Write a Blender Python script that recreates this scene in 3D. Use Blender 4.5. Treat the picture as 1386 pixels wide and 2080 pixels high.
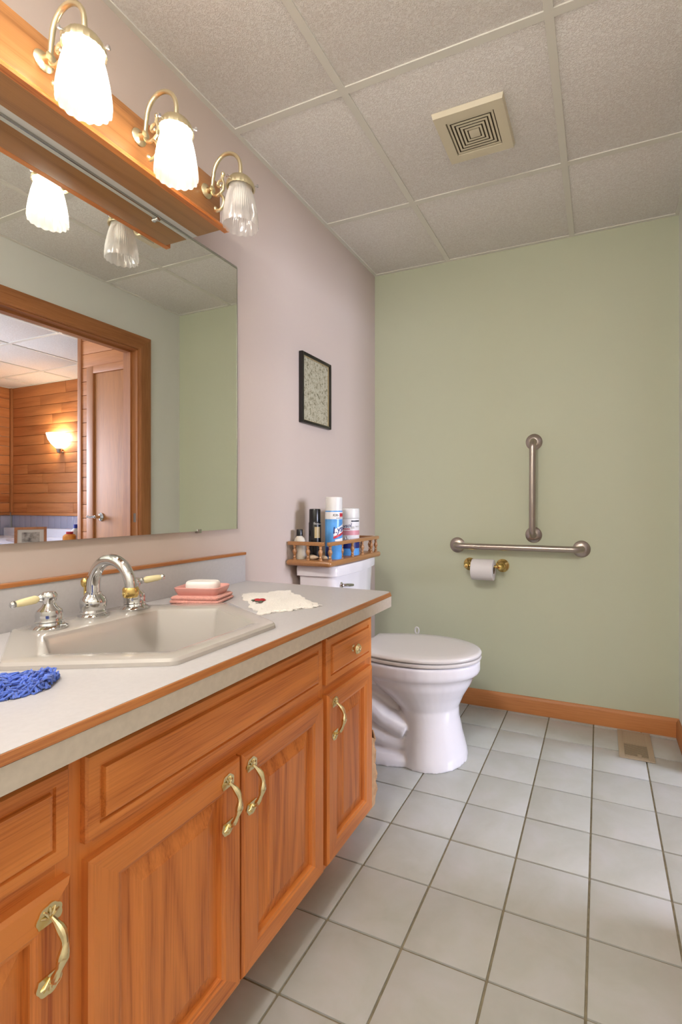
import bpy, bmesh, math, random
from mathutils import Vector, Matrix
random.seed(7)
scn = bpy.context.scene
for o in list(bpy.data.objects): bpy.data.objects.remove(o)
COL = scn.collection
PI = math.pi

# ------------------------------------------------------------------ camera
CAMX, CAMZ, YAW = 1.162, 1.0274, 0.4015
cd = bpy.data.cameras.new('camera'); cam = bpy.data.objects.new('camera', cd); COL.objects.link(cam)
cam.location = (CAMX, 0, CAMZ); cam.rotation_euler = (PI/2, 0, YAW)
cd.sensor_fit = 'AUTO'; cd.sensor_width = 36.0; cd.lens = 987.47/2080*36.0
cd.shift_x = (693-799.45)/2080; cd.shift_y = (1025.44-1040)/2080
cd.clip_start = .02
scn.camera = cam
# ------------------------------------------------------------------ world, exposure
w = bpy.data.worlds.new('world'); scn.world = w; w.use_nodes = True
w.node_tree.nodes['Background'].inputs[0].default_value = (.75, .85, 1, 1)
w.node_tree.nodes['Background'].inputs[1].default_value = 1.0
vs = scn.view_settings
vs.view_transform = 'Standard'; vs.look = 'None'; vs.gamma = 1; vs.use_curve_mapping = False
vs.exposure = 1.38
# daylight entering the tub room through its window (window_1 below)
def area(name, loc, rot, sx, sy, power, col):
    l = bpy.data.lights.new(name, 'AREA'); l.shape = 'RECTANGLE'; l.size = sx; l.size_y = sy
    l.energy = power; l.color = col
    o = bpy.data.objects.new(name, l); COL.objects.link(o); o.location = loc; o.rotation_euler = rot
    return o
WINY, WINZ, WINW, WINH = 1.45, 1.45, 1.3, 1.1
area('window_daylight', (4.93, WINY, WINZ), (0, PI/2-math.radians(18), 0), WINH, WINW, 50, (.76, .80, 1.0)).data.spread = math.radians(130)
BULB = 22.0       # emission of the lit vanity bulbs
SCONCE = 130.0
DOME = 39.0        # emission of the round ceiling light behind the camera

# ------------------------------------------------------------------ helpers
def lin(c):
    if isinstance(c, str):
        c = tuple(int(c[i:i+2], 16) for i in (0, 2, 4))
    f = lambda v: v/12.92 if v <= .04045 else ((v+.055)/1.055)**2.4
    return tuple(f(v/255) for v in c) + (1,)
MATS = {}
def newmat(name):
    m = bpy.data.materials.new(name); m.use_nodes = True
    nt = m.node_tree; return m, nt, nt.nodes['Principled BSDF'], nt.nodes, nt.links
def coords(nt, scale, rnd=0):
    tc = nt.nodes.new('ShaderNodeTexCoord'); mp = nt.nodes.new('ShaderNodeMapping')
    mp.inputs['Scale'].default_value = scale
    src = tc.outputs['Object']
    if rnd:
        oi = nt.nodes.new('ShaderNodeObjectInfo'); mu = nt.nodes.new('ShaderNodeMath'); mu.operation = 'MULTIPLY'
        mu.inputs[1].default_value = rnd; nt.links.new(oi.outputs['Random'], mu.inputs[0])
        ad = nt.nodes.new('ShaderNodeVectorMath'); ad.operation = 'ADD'
        nt.links.new(src, ad.inputs[0]); nt.links.new(mu.outputs[0], ad.inputs[1]); src = ad.outputs[0]
    nt.links.new(src, mp.inputs['Vector'])
    return mp.outputs[0]
def ramp(nt, fac, stops):
    r = nt.nodes.new('ShaderNodeValToRGB'); e = r.color_ramp.elements
    while len(e) < len(stops): e.new(.5)
    for el, (p, c) in zip(e, stops): el.position = p; el.color = c
    nt.links.new(fac, r.inputs[0]); return r.outputs[0]
def noise(nt, vec, scale, detail=3, rough=.5, dist=0):
    n = nt.nodes.new('ShaderNodeTexNoise'); n.inputs['Scale'].default_value = scale
    n.inputs['Detail'].default_value = detail; n.inputs['Roughness'].default_value = rough
    n.inputs['Distortion'].default_value = dist
    nt.links.new(vec, n.inputs['Vector']); return n.outputs['Fac']
def bump(nt, bsdf, fac, strength, dist=.002):
    b = nt.nodes.new('ShaderNodeBump'); b.inputs['Strength'].default_value = strength; b.inputs['Distance'].default_value = dist
    nt.links.new(fac, b.inputs['Height']); nt.links.new(b.outputs[0], bsdf.inputs['Normal'])
def mat(name, col, rough=.5, metal=0, var=0, vscale=8, bmp=None, coat=0, ior=1.5, rnd=0, sheen=0):
    m, nt, b, N, L = newmat(name)
    c = lin(col); b.inputs['Base Color'].default_value = c
    b.inputs['Roughness'].default_value = rough; b.inputs['Metallic'].default_value = metal
    b.inputs['Coat Weight'].default_value = coat; b.inputs['IOR'].default_value = ior
    b.inputs['Sheen Weight'].default_value = sheen
    if var:
        v = coords(nt, (1, 1, 1), rnd)
        lo = tuple(x*(1-var) for x in c[:3])+(1,); hi = tuple(min(1, x*(1+var)) for x in c[:3])+(1,)
        L.new(ramp(nt, noise(nt, v, vscale, 4), [(.3, lo), (.7, hi)]), b.inputs['Base Color'])
    if bmp:
        v = coords(nt, (1, 1, 1)); bump(nt, b, noise(nt, v, bmp[0], 2), bmp[1], bmp[2] if len(bmp) > 2 else .002)
    MATS[name] = m; return m
def wood(name, light, dark, axis, rough=.35, ring=9, coat=.25, rnd=7.3, contrast=1.0):
    """oak-like grain running along axis 'x','y','z'"""
    m, nt, b, N, L = newmat(name)
    sc = [1, 1, 1]; sc['xyz'.index(axis)] = .09
    v = coords(nt, tuple(sc), rnd)
    a = noise(nt, v, 6, 2, .5, .6)
    wv = nt.nodes.new('ShaderNodeMath'); wv.operation = 'MULTIPLY'; wv.inputs[1].default_value = ring
    L.new(a, wv.inputs[0])
    fr = nt.nodes.new('ShaderNodeMath'); fr.operation = 'PINGPONG'; fr.inputs[1].default_value = .5
    L.new(wv.outputs[0], fr.inputs[0])
    sc2 = [1, 1, 1]; sc2['xyz'.index(axis)] = .025
    v2 = coords(nt, tuple(sc2), rnd)
    fine = noise(nt, v2, 330, 2, .6)
    band = noise(nt, v, 2.4, 2)
    mx = nt.nodes.new('ShaderNodeMath'); mx.operation = 'MULTIPLY_ADD'
    mx.inputs[1].default_value = .55*contrast; fs_ = nt.nodes.new('ShaderNodeMath'); fs_.operation = 'MULTIPLY'; fs_.inputs[1].default_value = .55; L.new(fine, fs_.inputs[0])
    L.new(fr.outputs[0], mx.inputs[0]); L.new(fs_.outputs[0], mx.inputs[2])
    m2 = nt.nodes.new('ShaderNodeMath'); m2.operation = 'MULTIPLY_ADD'; m2.inputs[1].default_value = .6
    L.new(band, m2.inputs[0]); L.new(mx.outputs[0], m2.inputs[2])
    lc, dc = lin(light), lin(dark)
    mid = tuple((x*.65+y*.35) for x, y in zip(lc, dc))
    L.new(ramp(nt, m2.outputs[0], [(.42, dc), (.62, mid), (.82, lc)]), b.inputs['Base Color'])
    b.inputs['Roughness'].default_value = rough; b.inputs['Coat Weight'].default_value = coat; b.inputs['Coat Roughness'].default_value = .25
    bump(nt, b, fine, .12, .0008)
    MATS[name] = m; return m

# ------------------------------------------------------------------ mesh builder
class MB:
    def __init__(s): s.v = []; s.f = []; s.sm = []
    def add(s, vs_, fs, smooth=True):
        k = len(s.v); s.v += [tuple(p) for p in vs_]
        for f in fs: s.f.append(tuple(i+k for i in f)); s.sm.append(smooth)
        return s
    def box(s, x0, x1, y0, y1, z0, z1, bev=0):
        if bev <= 0:
            return s.add([(x0,y0,z0),(x1,y0,z0),(x1,y1,z0),(x0,y1,z0),(x0,y0,z1),(x1,y0,z1),(x1,y1,z1),(x0,y1,z1)],
                [(3,2,1,0),(4,5,6,7),(0,1,5,4),(1,2,6,5),(2,3,7,6),(3,0,4,7)], False)
        bm = bmesh.new(); bmesh.ops.create_cube(bm, size=1)
        for v in bm.verts: v.co = ((x0+x1)/2+v.co.x*(x1-x0), (y0+y1)/2+v.co.y*(y1-y0), (z0+z1)/2+v.co.z*(z1-z0))
        bmesh.ops.bevel(bm, geom=bm.edges[:], offset=bev, segments=2, affect='EDGES', profile=.6)
        s.bm(bm); return s
    def bm(s, bm, free=True):
        bm.verts.ensure_lookup_table(); bm.verts.index_update()
        s.add([v.co[:] for v in bm.verts], [[v.index for v in f.verts] for f in bm.faces])
        if free: bm.free()
    def loft(s, rings, cap0=True, cap1=True, closed=True):
        n = len(rings[0]); vs_ = [p for r in rings for p in r]; fs = []
        for i in range(len(rings)-1):
            for j in range(n if closed else n-1):
                a = i*n+j; b_ = i*n+(j+1) % n; fs.append((a, b_, b_+n, a+n))
        if cap0: fs.append(tuple(range(n-1, -1, -1)))
        if cap1: fs.append(tuple((len(rings)-1)*n+j for j in range(n)))
        return s.add(vs_, fs)
    def lathe(s, prof, c=(0,0,0), axis='z', n=24, M=None):
        rings = []
        for r, h in prof:
            ring = []
            for k in range(n):
                a = 2*PI*k/n; u, v = max(r, 1e-5)*math.cos(a), max(r, 1e-5)*math.sin(a)
                p = {'z': (u, v, h), 'x': (h, u, v), 'y': (v, h, u)}[axis]
                p = Vector(p)
                if M is not None: p = M @ p
                ring.append((p.x+c[0], p.y+c[1], p.z+c[2]))
            rings.append(ring)
        return s.loft(rings)
    def tube(s, pts, r, n=10, caps=True):
        pts = [Vector(p) for p in pts]; rr = r if isinstance(r, (list, tuple)) else [r]*len(pts)
        t0 = (pts[1]-pts[0]).normalized()
        nrm = Vector((0, 0, 1)) if abs(t0.z) < .9 else Vector((1, 0, 0))
        nrm = (nrm - t0*nrm.dot(t0)).normalized(); rings = []
        for i, p in enumerate(pts):
            t = (pts[min(i+1, len(pts)-1)]-pts[max(i-1, 0)])
            t = t.normalized() if t.length > 1e-9 else t0
            nrm = (nrm - t*nrm.dot(t)).normalized(); bn = t.cross(nrm)
            rings.append([tuple(p+(nrm*math.cos(2*PI*k/n)+bn*math.sin(2*PI*k/n))*rr[i]) for k in range(n)])
        return s.loft(rings, caps, caps)
    def sphere(s, c, r, n=16, sq=(1,1,1)):
        prof = [(r*math.sin(PI*i/(n//2)), -r*math.cos(PI*i/(n//2))) for i in range(n//2+1)]
        k = len(s.v); s.lathe(prof, (0,0,0), 'z', n)
        for i in range(k, len(s.v)):
            p = s.v[i]; s.v[i] = (p[0]*sq[0]+c[0], p[1]*sq[1]+c[1], p[2]*sq[2]+c[2])
        return s
    def prism(s, poly, axis, a0, a1):
        """poly = 2D points; extruded along axis from a0 to a1"""
        def P(p, a): return {'z': (p[0], p[1], a), 'x': (a, p[0], p[1]), 'y': (p[0], a, p[1])}[axis]
        n = len(poly)
        return s.add([P(p, a0) for p in poly]+[P(p, a1) for p in poly],
            [tuple(range(n-1, -1, -1)), tuple(range(n, 2*n))]+[(i, (i+1) % n, (i+1) % n+n, i+n) for i in range(n)], False)
    def xf(s, M):
        s.v = [tuple(M @ Vector(p)) for p in s.v]; return s
    def build(s, name, m, parent=None, loc=None, ang=35, world=True):
        """loc = object origin (mesh is shifted so that it stays where it was modelled)"""
        me = bpy.data.meshes.new(name); l = Vector(loc) if loc is not None else Vector((0,0,0))
        me.from_pydata([tuple(Vector(p)-l) for p in s.v], [], s.f); me.validate()
        bm = bmesh.new(); bm.from_mesh(me); bmesh.ops.recalc_face_normals(bm, faces=bm.faces); bm.to_mesh(me); bm.free()
        for p in me.polygons: p.use_smooth = True
        me.set_sharp_from_angle(angle=math.radians(ang))
        o = bpy.data.objects.new(name, me); COL.objects.link(o)
        if m is not None:
            for mm in (m if isinstance(m, (list, tuple)) else [m]): me.materials.append(MATS[mm] if isinstance(mm, str) else mm)
        if parent is not None:
            o.parent = parent; o.matrix_parent_inverse = Matrix.Identity(4)
            o.location = l - wloc(parent) if world else l
        else: o.location = l
        return o
def wloc(o):
    l = Vector(o.location)
    while o.parent: o = o.parent; l += Vector(o.location)
    return l
def tag(o, label=None, cat=None, group=None, kind=None):
    if label: o['label'] = label
    if cat: o['category'] = cat
    if group: o['group'] = group
    if kind: o['kind'] = kind
    return o
def thing(name, loc, label, cat, group=None):
    o = bpy.data.objects.new(name, None); COL.objects.link(o); o.location = loc; o.empty_display_size = .05
    return tag(o, label, cat, group)
def box(name, m, parent, x0, x1, y0, y1, z0, z1, bev=0):
    return MB().box(x0, x1, y0, y1, z0, z1, bev).build(name, m, parent, loc=((x0+x1)/2, (y0+y1)/2, (z0+z1)/2))
def struct(o): o['kind'] = 'structure'; return o
def arc(c, r, a0, a1, n, plane='xz', y=0):
    out = []
    for i in range(n+1):
        a = math.radians(a0+(a1-a0)*i/n); u, v = c[0]+r*math.cos(a), c[1]+r*math.sin(a)
        out.append((u, y, v) if plane == 'xz' else (u, v, y) if plane == 'xy' else (y, u, v))
    return out
def rpoly(pts, r, n=5):
    """rounded polygon, constant number of points per corner"""
    out = []; k = len(pts); r = r if isinstance(r, (list, tuple)) else [r]*k
    for i in range(k):
        p = Vector(pts[i]).to_2d(); a = (Vector(pts[i-1]).to_2d()-p); b_ = (Vector(pts[(i+1) % k]).to_2d()-p)
        la, lb = a.length, b_.length; a.normalize(); b_.normalize()
        half = math.acos(max(-1, min(1, a.dot(b_))))/2
        d = min(r[i]/math.tan(half), la*.49, lb*.49); rr = d*math.tan(half)
        c = p+(a+b_).normalized()*(rr/math.sin(half))
        s, e = p+a*d, p+b_*d
        a0 = math.atan2(s.y-c.y, s.x-c.x); a1 = math.atan2(e.y-c.y, e.x-c.x); da = (a1-a0+PI) % (2*PI)-PI
        for j in range(n+1): out.append((c.x+rr*math.cos(a0+da*j/n), c.y+rr*math.sin(a0+da*j/n)))
    return out
def z3(p2, z): return [(x, y, z) for x, y in p2]

# ------------------------------------------------------------------ materials
mat('wall_left_paint', 'BFAFA4', .75, bmp=(90, .06))
mat('wall_green_paint', 'C4C8AF', .55, bmp=(90, .06))
mat('wall_right_paint', 'E0E0D8', .7, bmp=(90, .06))
mat('ceiling_grid_paint', 'E0DDD3', .5)
mat('tile_glaze', 'BAB8B8', .24, var=.10, vscale=9, bmp=(14, .04, .003), rnd=5)
def _tile():
    m, nt, b, N, L = newmat('tile_glaze')
    v = coords(nt, (1, 1, 1), 5)
    L.new(ramp(nt, noise(nt, v, 7, 4, .6, .4), [(.3, lin('AFB0A8')), (.5, lin('B6B7B1')), (.7, lin('BCBCBA'))]), b.inputs['Base Color'])
    b.inputs['Roughness'].default_value = .34; bump(nt, b, noise(nt, v, 14, 3), .05, .003)
    MATS['tile_glaze'] = m
_tile()
mat('grout', '877D66', .9, var=.2, vscale=60)
mat('laminate', 'B5B1B0', .38, var=.03, vscale=120)
mat('laminate_edge', 'CBBFB0', .4, var=.05, vscale=90)
mat('sink_glaze', 'AFA8A0', .15, coat=.5)
mat('porcelain', 'DCD8DB', .10, coat=.5)
mat('toilet_seat_plastic', 'CFC9C5', .22)
mat('chrome', 'D2D2D2', .08, 1)
mat('steel', 'B3A8A0', .32, 1)
mat('brass', 'DDC07A', .18, 1)
mat('antique_brass', 'E3D8B4', .34, 1)
mat('light_brass', 'EADBAE', .2, 1)
mat('vent_plastic', 'DDD3BA', .5)
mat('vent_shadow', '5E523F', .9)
mat('dark_void', '2A2418', .9)
mat('register_paint', 'AA9880', .45)
mat('black_frame', '15110E', .3)
mat('black_plastic', '0C0A0A', .25)
mat('white_plastic', 'D6D3CF', .3)
mat('cream_plastic', 'C9C0B0', .35)
mat('paper_roll', 'DAD5D3', .9, bmp=(200, .1))
mat('cardboard', '8C7355', .9)
mat('brown_paper', 'B08A62', .8, var=.22, vscale=25, bmp=(30, .6, .01))
mat('pink_terry', 'D9988A', .95, var=.12, vscale=160, bmp=(420, .8, .003), sheen=.3)
mat('pink_ceramic', 'D8998F', .2)
mat('soap_white', 'ECE6E0', .45)
mat('white_terry', 'E6DFD6', .95, var=.06, vscale=200, bmp=(380, .8, .003), sheen=.3)
mat('red_thread', 'A5262B', .9)
mat('green_thread', '4C5A46', .9)
mat('blue_yarn', '4A68C0', .85, var=.35, vscale=60, sheen=.4)
mat('blue_print', '4E8FCB', .3, var=.25, vscale=18)
mat('navy_print', '20296B', .35)
mat('red_print', 'B82A38', .4)
mat('pink_print', 'C9868F', .4)
mat('gold_print', 'A8946A', .35)
mat('black_print', '26262E', .5)
mat('grey_print', 'B7B2AC', .5)
mat('white_print', 'DEDBDA', .35)
mat('shell', 'C7AE90', .35, var=.18, vscale=70)
mat('silver_edge', 'B9B9B4', .2, 1)
mat('green_plastic', '2F6B52', .4)
mat('orange_plastic', 'D88A35', .35)
mat('blue_cap', '2C3FA8', .35)
mat('tub_acrylic', 'DEDDE6', .15)
mat('wall_tile_glaze', 'A9A9BD', .2)
mat('white_grout', 'C9C9CF', .8)
wood('oak_h', 'E68E45', 'AE541A', 'y', ring=8)
wood('oak_v', 'E48B42', 'AA5219', 'z', ring=7)
wood('oak_x', 'D58A4C', 'A0541F', 'x', ring=8)
wood('oak_light_h', 'A87444', '82532A', 'y', ring=9, contrast=1.1)
wood('oak_trim_x', 'C9854C', 'A35F2C', 'x', ring=5, contrast=.6, rough=.5, coat=.08)
wood('oak_trim_y', 'B97A48', '8E5428', 'y', ring=5, contrast=.6, rough=.5, coat=.08)
wood('oak_trim_z', 'B97A48', '8E5428', 'z', ring=5, contrast=.6, rough=.5, coat=.08)
wood('plank_x', 'CE8850', 'A05C2C', 'x', ring=5, contrast=.7, coat=0, rough=.65, rnd=31)
wood('plank_y', 'CE8850', 'A05C2C', 'y', ring=5, contrast=.7, coat=0, rough=.65, rnd=31)
wood('flush_door_wood', 'BC7A3C', '98602E', 'z', ring=4, contrast=.5, rough=.6, coat=0)
wood('shelf_wood', 'A9784A', '86582F', 'y', ring=3, contrast=.4, coat=.4)
wood('strip_wood', 'B5763F', '8A4E22', 'y', ring=4, contrast=.5)
def _ceil():
    m, nt, b, N, L = newmat('ceiling_tile_texture')
    v = coords(nt, (1, 1, 1), 3)
    a = noise(nt, v, 150, 3, .6, 1.2)
    L.new(ramp(nt, a, [(.36, lin('E6DFD8')), (.56, lin('F4F0EB'))]), b.inputs['Base Color'])
    b.inputs['Roughness'].default_value = .9
    bump(nt, b, ramp(nt, a, [(.38, (0,0,0,1)), (.58, (1,1,1,1))]), .55, .004)
    MATS['ceiling_tile_texture'] = m
_ceil()
def _mirror():
    m, nt, b, N, L = newmat('mirror_glass')
    b.inputs['Base Color'].default_value = (.89, .92, .885, 1); b.inputs['Metallic'].default_value = 1; b.inputs['Roughness'].default_value = .004
    MATS['mirror_glass'] = m
_mirror()
def _shade():
    m = bpy.data.materials.new('ribbed_glass'); m.use_nodes = True; nt = m.node_tree; N = nt.nodes; L = nt.links
    N.remove(N['Principled BSDF']); out = N['Material Output']
    tr = N.new('ShaderNodeBsdfTransparent'); tr.inputs[0].default_value = (.97, .96, .95, 1)
    tl = N.new('ShaderNodeBsdfTranslucent'); tl.inputs[0].default_value = (.92, .90, .88, 1)
    df = N.new('ShaderNodeBsdfDiffuse'); df.inputs[0].default_value = (.85, .83, .81, 1)
    gl = N.new('ShaderNodeBsdfGlossy'); gl.inputs['Roughness'].default_value = .12
    def mix(f, a, b):
        x = N.new('ShaderNodeMixShader'); x.inputs[0].default_value = f; L.new(a, x.inputs[1]); L.new(b, x.inputs[2]); return x.outputs[0]
    d = mix(.5, tl.outputs[0], df.outputs[0]); a = mix(.44, tr.outputs[0], d)
    L.new(mix(.08, a, gl.outputs[0]), out.inputs[0]); MATS['ribbed_glass'] = m
_shade()
def _emit(name, col, s):
    m, nt, b, N, L = newmat(name)
    b.inputs['Base Color'].default_value = (.8, .8, .8, 1)
    b.inputs['Emission Color'].default_value = col; b.inputs['Emission Strength'].default_value = s
    MATS[name] = m
_emit('bulb_lit', (1.0, .92, .84, 1), BULB)
_emit('dome_lit', (1.0, .96, .93, 1), DOME)
_emit('sconce_lit', (1.0, .80, .58, 1), SCONCE)
mat('bulb_off', 'DAD7D0', .3)
def _amber():
    m, nt, b, N, L = newmat('amber_acrylic')
    b.inputs['Base Color'].default_value = lin('F0E3B2'); b.inputs['Roughness'].default_value = .1
    b.inputs['Transmission Weight'].default_value = .25; b.inputs['IOR'].default_value = 1.45
    MATS['amber_acrylic'] = m
_amber()
def _glass():
    m = bpy.data.materials.new('window_glass'); m.use_nodes = True; nt = m.node_tree; N = nt.nodes; L = nt.links
    N.remove(N['Principled BSDF'])
    tr = N.new('ShaderNodeBsdfTransparent'); gl = N.new('ShaderNodeBsdfGlossy'); gl.inputs['Roughness'].default_value = .02
    x = N.new('ShaderNodeMixShader'); x.inputs[0].default_value = .06
    L.new(tr.outputs[0], x.inputs[1]); L.new(gl.outputs[0], x.inputs[2]); L.new(x.outputs[0], N['Material Output'].inputs[0])
    MATS['window_glass'] = m
_glass()
def _print():   # a sheet covered in small faded sketches and lines of type
    m, nt, b, N, L = newmat('sketch_print')
    v = coords(nt, (1, 1, 1))
    n1 = noise(nt, v, 70, 3, .6); n2 = noise(nt, v, 190, 2, .6)
    c1 = ramp(nt, n1, [(.34, lin('6F6A52')), (.42, lin('9C957E')), (.55, lin('ADA791'))])
    c2 = ramp(nt, n2, [(.33, (.45, .43, .36, 1)), (.45, (1, 1, 1, 1))])
    mm = N.new('ShaderNodeMix'); mm.data_type = 'RGBA'; mm.blend_type = 'MULTIPLY'; mm.inputs[0].default_value = .8
    L.new(c1, mm.inputs[6]); L.new(c2, mm.inputs[7]); L.new(mm.outputs[2], b.inputs['Base Color'])
    b.inputs['Roughness'].default_value = .25; MATS['sketch_print'] = m
_print()
def _photo():
    m, nt, b, N, L = newmat('old_photo')
    v = coords(nt, (1, 1, 1))
    L.new(ramp(nt, noise(nt, v, 30, 3), [(.35, lin('5A5048')), (.6, lin('A89E90'))]), b.inputs['Base Color'])
    b.inputs['Roughness'].default_value = .3; MATS['old_photo'] = m
_photo()

# ================================================================== ROOM
RW, D, H, YF = 1.485, 2.4706, 2.307, -.75     # right wall, back wall, ceiling, front wall
WT = .12
DY0, DY1, DZ = 1.35, 2.16, 2.0                # doorway in the right wall
TX1, TY1 = 4.8, 3.27                          # tub room far corner
# ---- floor: grout bed with each tile on it
fl = struct(MB().box(-.1, RW+WT/2, YF-.1, D+.1, -.06, -.004).build('floor', 'grout'))
TP, TG = .1987, .0055
xs0, ys0 = .540, 2.2372
for i in range(-3, 6):
    for j in range(-16, 3):
        x0, x1 = max(0, xs0+i*TP+TG/2), min(RW, xs0+(i+1)*TP-TG/2)
        y0, y1 = max(YF, ys0+(j-1)*TP+TG/2), min(D, ys0+j*TP-TG/2)
        if x1-x0 < .012 or y1-y0 < .012: continue
        dz = random.uniform(-.0006, .0006)
        box('floor_tile', 'tile_glaze', fl, x0, x1, y0, y1, -.012, dz, .0018)
# ---- walls
struct(box('wall_left', 'wall_left_paint', None, -.1, 0, YF-.1, D+.1, -.06, H+.05))
struct(box('wall_back', 'wall_green_paint', None, 0, RW+WT, D, D+.1, -.06, H+.05))
struct(box('wall_front', 'wall_right_paint', None, 0, RW+WT, YF-.1, YF, -.06, H+.05))
wr = MB()
wr.box(RW, RW+WT, YF, DY0, -.06, H+.05); wr.box(RW, RW+WT, DY1, D, -.06, H+.05); wr.box(RW, RW+WT, DY0, DY1, DZ, H+.05)
struct(wr.build('wall_right', 'wall_right_paint'))
# ---- suspended ceiling
def ceiling(name, x0, x1, y0, y1, z, gx, gy, clip=None):
    c = struct(box(name, 'dark_void', None, x0, x1, y0, y1, z+.03, z+.05))
    bx_ = [x0]+[g for g in gx if x0+.02 < g < x1-.02]+[x1]; by_ = [y0]+[g for g in gy if y0+.02 < g < y1-.02]+[y1]
    for i in range(len(bx_)-1):
        for j in range(len(by_)-1):
            if clip and clip(bx_[i], bx_[i+1], by_[j], by_[j+1]): continue
            box('ceiling_tile', 'ceiling_tile_texture', c, bx_[i]+.006, bx_[i+1]-.006, by_[j]+.006, by_[j+1]-.006, z+.004, z+.018, .003)
    gw = .012
    for g in bx_[1:-1]: box('grid_bar', 'ceiling_grid_paint', c, g-gw, g+gw, y0+.017, y1-.017, z, z+.005)
    for g in by_[1:-1]:
        for i in range(len(bx_)-1): box('grid_bar', 'ceiling_grid_paint', c, bx_[i]+(gw if i else .017), bx_[i+1]-(gw if i < len(bx_)-2 else .017), g-gw, g+gw, z, z+.005)
    e = .017
    box('wall_angle', 'ceiling_grid_paint', c, x0, x0+e, y0, y1, z, z+.004); box('wall_angle', 'ceiling_grid_paint', c, x1-e, x1, y0, y1, z, z+.004)
    box('wall_angle', 'ceiling_grid_paint', c, x0+e, x1-e, y0, y0+e, z, z+.004); box('wall_angle', 'ceiling_grid_paint', c, x0+e, x1-e, y1-e, y1, z, z+.004)
    return c
ceiling('ceiling', 0, RW, YF, D, H, [.430, 1.040], [-.504+.61*k for k in range(5)])
# ---- baseboards
def baseprof(t=.013, h=.082):
    return [(0, 0), (t, 0), (t, h-.016), (t*.6, h-.004), (t*.25, h), (0, h)]
struct(MB().prism([(D-a, b) for a, b in baseprof()], 'x', 0.0, RW).build('baseboard_back', 'oak_trim_x'))
struct(MB().prism([(RW-a, b) for a, b in baseprof()], 'y', DY1+.08, D-.013).build('baseboard_right', 'oak_trim_y'))
struct(MB().prism([(RW-a, b) for a, b in baseprof()], 'y', YF, DY0-.08).build('baseboard_right', 'oak_trim_y'))
# ---- doorway trim: jambs and casing
door = struct(box('door_1', 'oak_trim_y', None, RW-.002, RW+WT+.002, DY0, DY1, DZ-.018, DZ))
box('jamb', 'oak_trim_z', door, RW-.002, RW+WT+.002, DY1-.018, DY1, 0, DZ-.018)
box('jamb', 'oak_trim_z', door, RW-.002, RW+WT+.002, DY0, DY0+.018, 0, DZ-.018)
box('door_stop', 'oak_trim_y', door, RW+.045, RW+.085, DY0+.018, DY1-.018, DZ-.03, DZ-.018)
box('door_stop', 'oak_trim_z', door, RW+.045, RW+.085, DY1-.03, DY1-.018, 0, DZ-.03)
box('strike_plate', 'steel', door, RW+.010, RW+.032, DY1-.0195, DY1-.018, .92, .975)
CW = .085
def casing(side, xa, xb):
    s = 1 if xb > xa else -1
    def pr(u): return [(u[0], xa), (u[0], xa+(xb-xa)*.75), (u[0]+(u[1]-u[0])*.12, xb), (u[0]+(u[1]-u[0])*.8, xb), (u[1], xa+(xb-xa)*.55), (u[1], xa)]
    # verticals with mitred tops, then head
    for y_in, sg in ((DY1-.012, 1), (DY0+.012, -1)):
        m = MB(); prof = [(0, .0), (0, .7), (.010, 1), (.060, 1), (.078, .75), (CW, .6), (CW, 0)]
        r0 = [(xa+(xb-xa)*h, y_in+sg*o_, 0) for o_, h in prof]; r1 = [(xa+(xb-xa)*h, y_in+sg*o_, DZ-.012+o_) for o_, h in prof]
        m.loft([r0, r1]).build('casing', 'oak_trim_z', door, ang=20)
    m = MB()
    r0 = [(xa+(xb-xa)*h, DY0+.012-o_, DZ-.012+o_) for o_, h in prof]; r1 = [(xa+(xb-xa)*h, DY1-.012+o_, DZ-.012+o_) for o_, h in prof]
    m.loft([r0, r1]).build('casing', 'oak_trim_y', door, ang=20)
casing(0, RW, RW-.018)

# ================================================================== TUB ROOM (seen in the mirror)
TXA = RW+WT
struct(box('floor', 'grout', None, TXA, TX1+.1, YF-.1, TY1+.1, -.06, 0))
struct(box('wall_tub_front', 'wall_right_paint', None, TXA, TX1+.1, YF-.1, YF, 0, H+.05))
ceiling('ceiling_tub_room', TXA, TX1, YF, TY1, 2.30, [2.551+.61*k for k in range(-2, 5)], [2.35+.61*k for k in range(-5, 2)])
# far wall, closet wall and window wall with separate boards
def plank_rows(parent, axis, a0, a1, c0, c1, z0, z1, rows_h=.103, m='plank_x', cut=None):
    """boards running along axis between a0..a1, board thickness c0..c1, rows from z0 to z1"""
    z = z0; k = 0
    while z < z1-.002:
        zt = z1 if z+rows_h > z1-.03 else z+rows_h; a = a0; first = True
        while a < a1-.01:
            ln = random.uniform(.25, .8) if first else random.uniform(.6, 1.2); first = False
            b_ = a1 if a+ln > a1-.15 else a+ln
            segs = [(a, b_)]
            if cut and zt > cut[2] and z < cut[3]:
                segs = [(max(a, p), min(b_, q)) for p, q in ((a0, cut[0]), (cut[1], a1)) if min(b_, q)-max(a, p) > .01]
            for p, q in segs:
                if axis == 'x': box('plank', m, parent, p+.001, q-.001, c0, c1, z+.0016, zt-.0016, .0022)
                else: box('plank', m, parent, c0, c1, p+.001, q-.001, z+.0016, zt-.0016, .0022)
            a = b_
        z = zt; k += 1
wf = struct(box('wall_tub_far', 'dark_void', None, 2.4, TX1+.1, TY1+.012, TY1+.1, 0, H+.05))
plank_rows(wf, 'x', 2.5, TX1-.03, TY1, TY1+.014, .945, 2.30)
box('rail_trim', 'oak_trim_x', wf, 2.5, TX1-.012, TY1-.012, TY1+.012, .915, .945, .004)
box('corner_trim', 'oak_trim_z', wf, TX1-.03, TX1+.012, TY1-.018, TY1+.012, .945, 2.30, .004)
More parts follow.
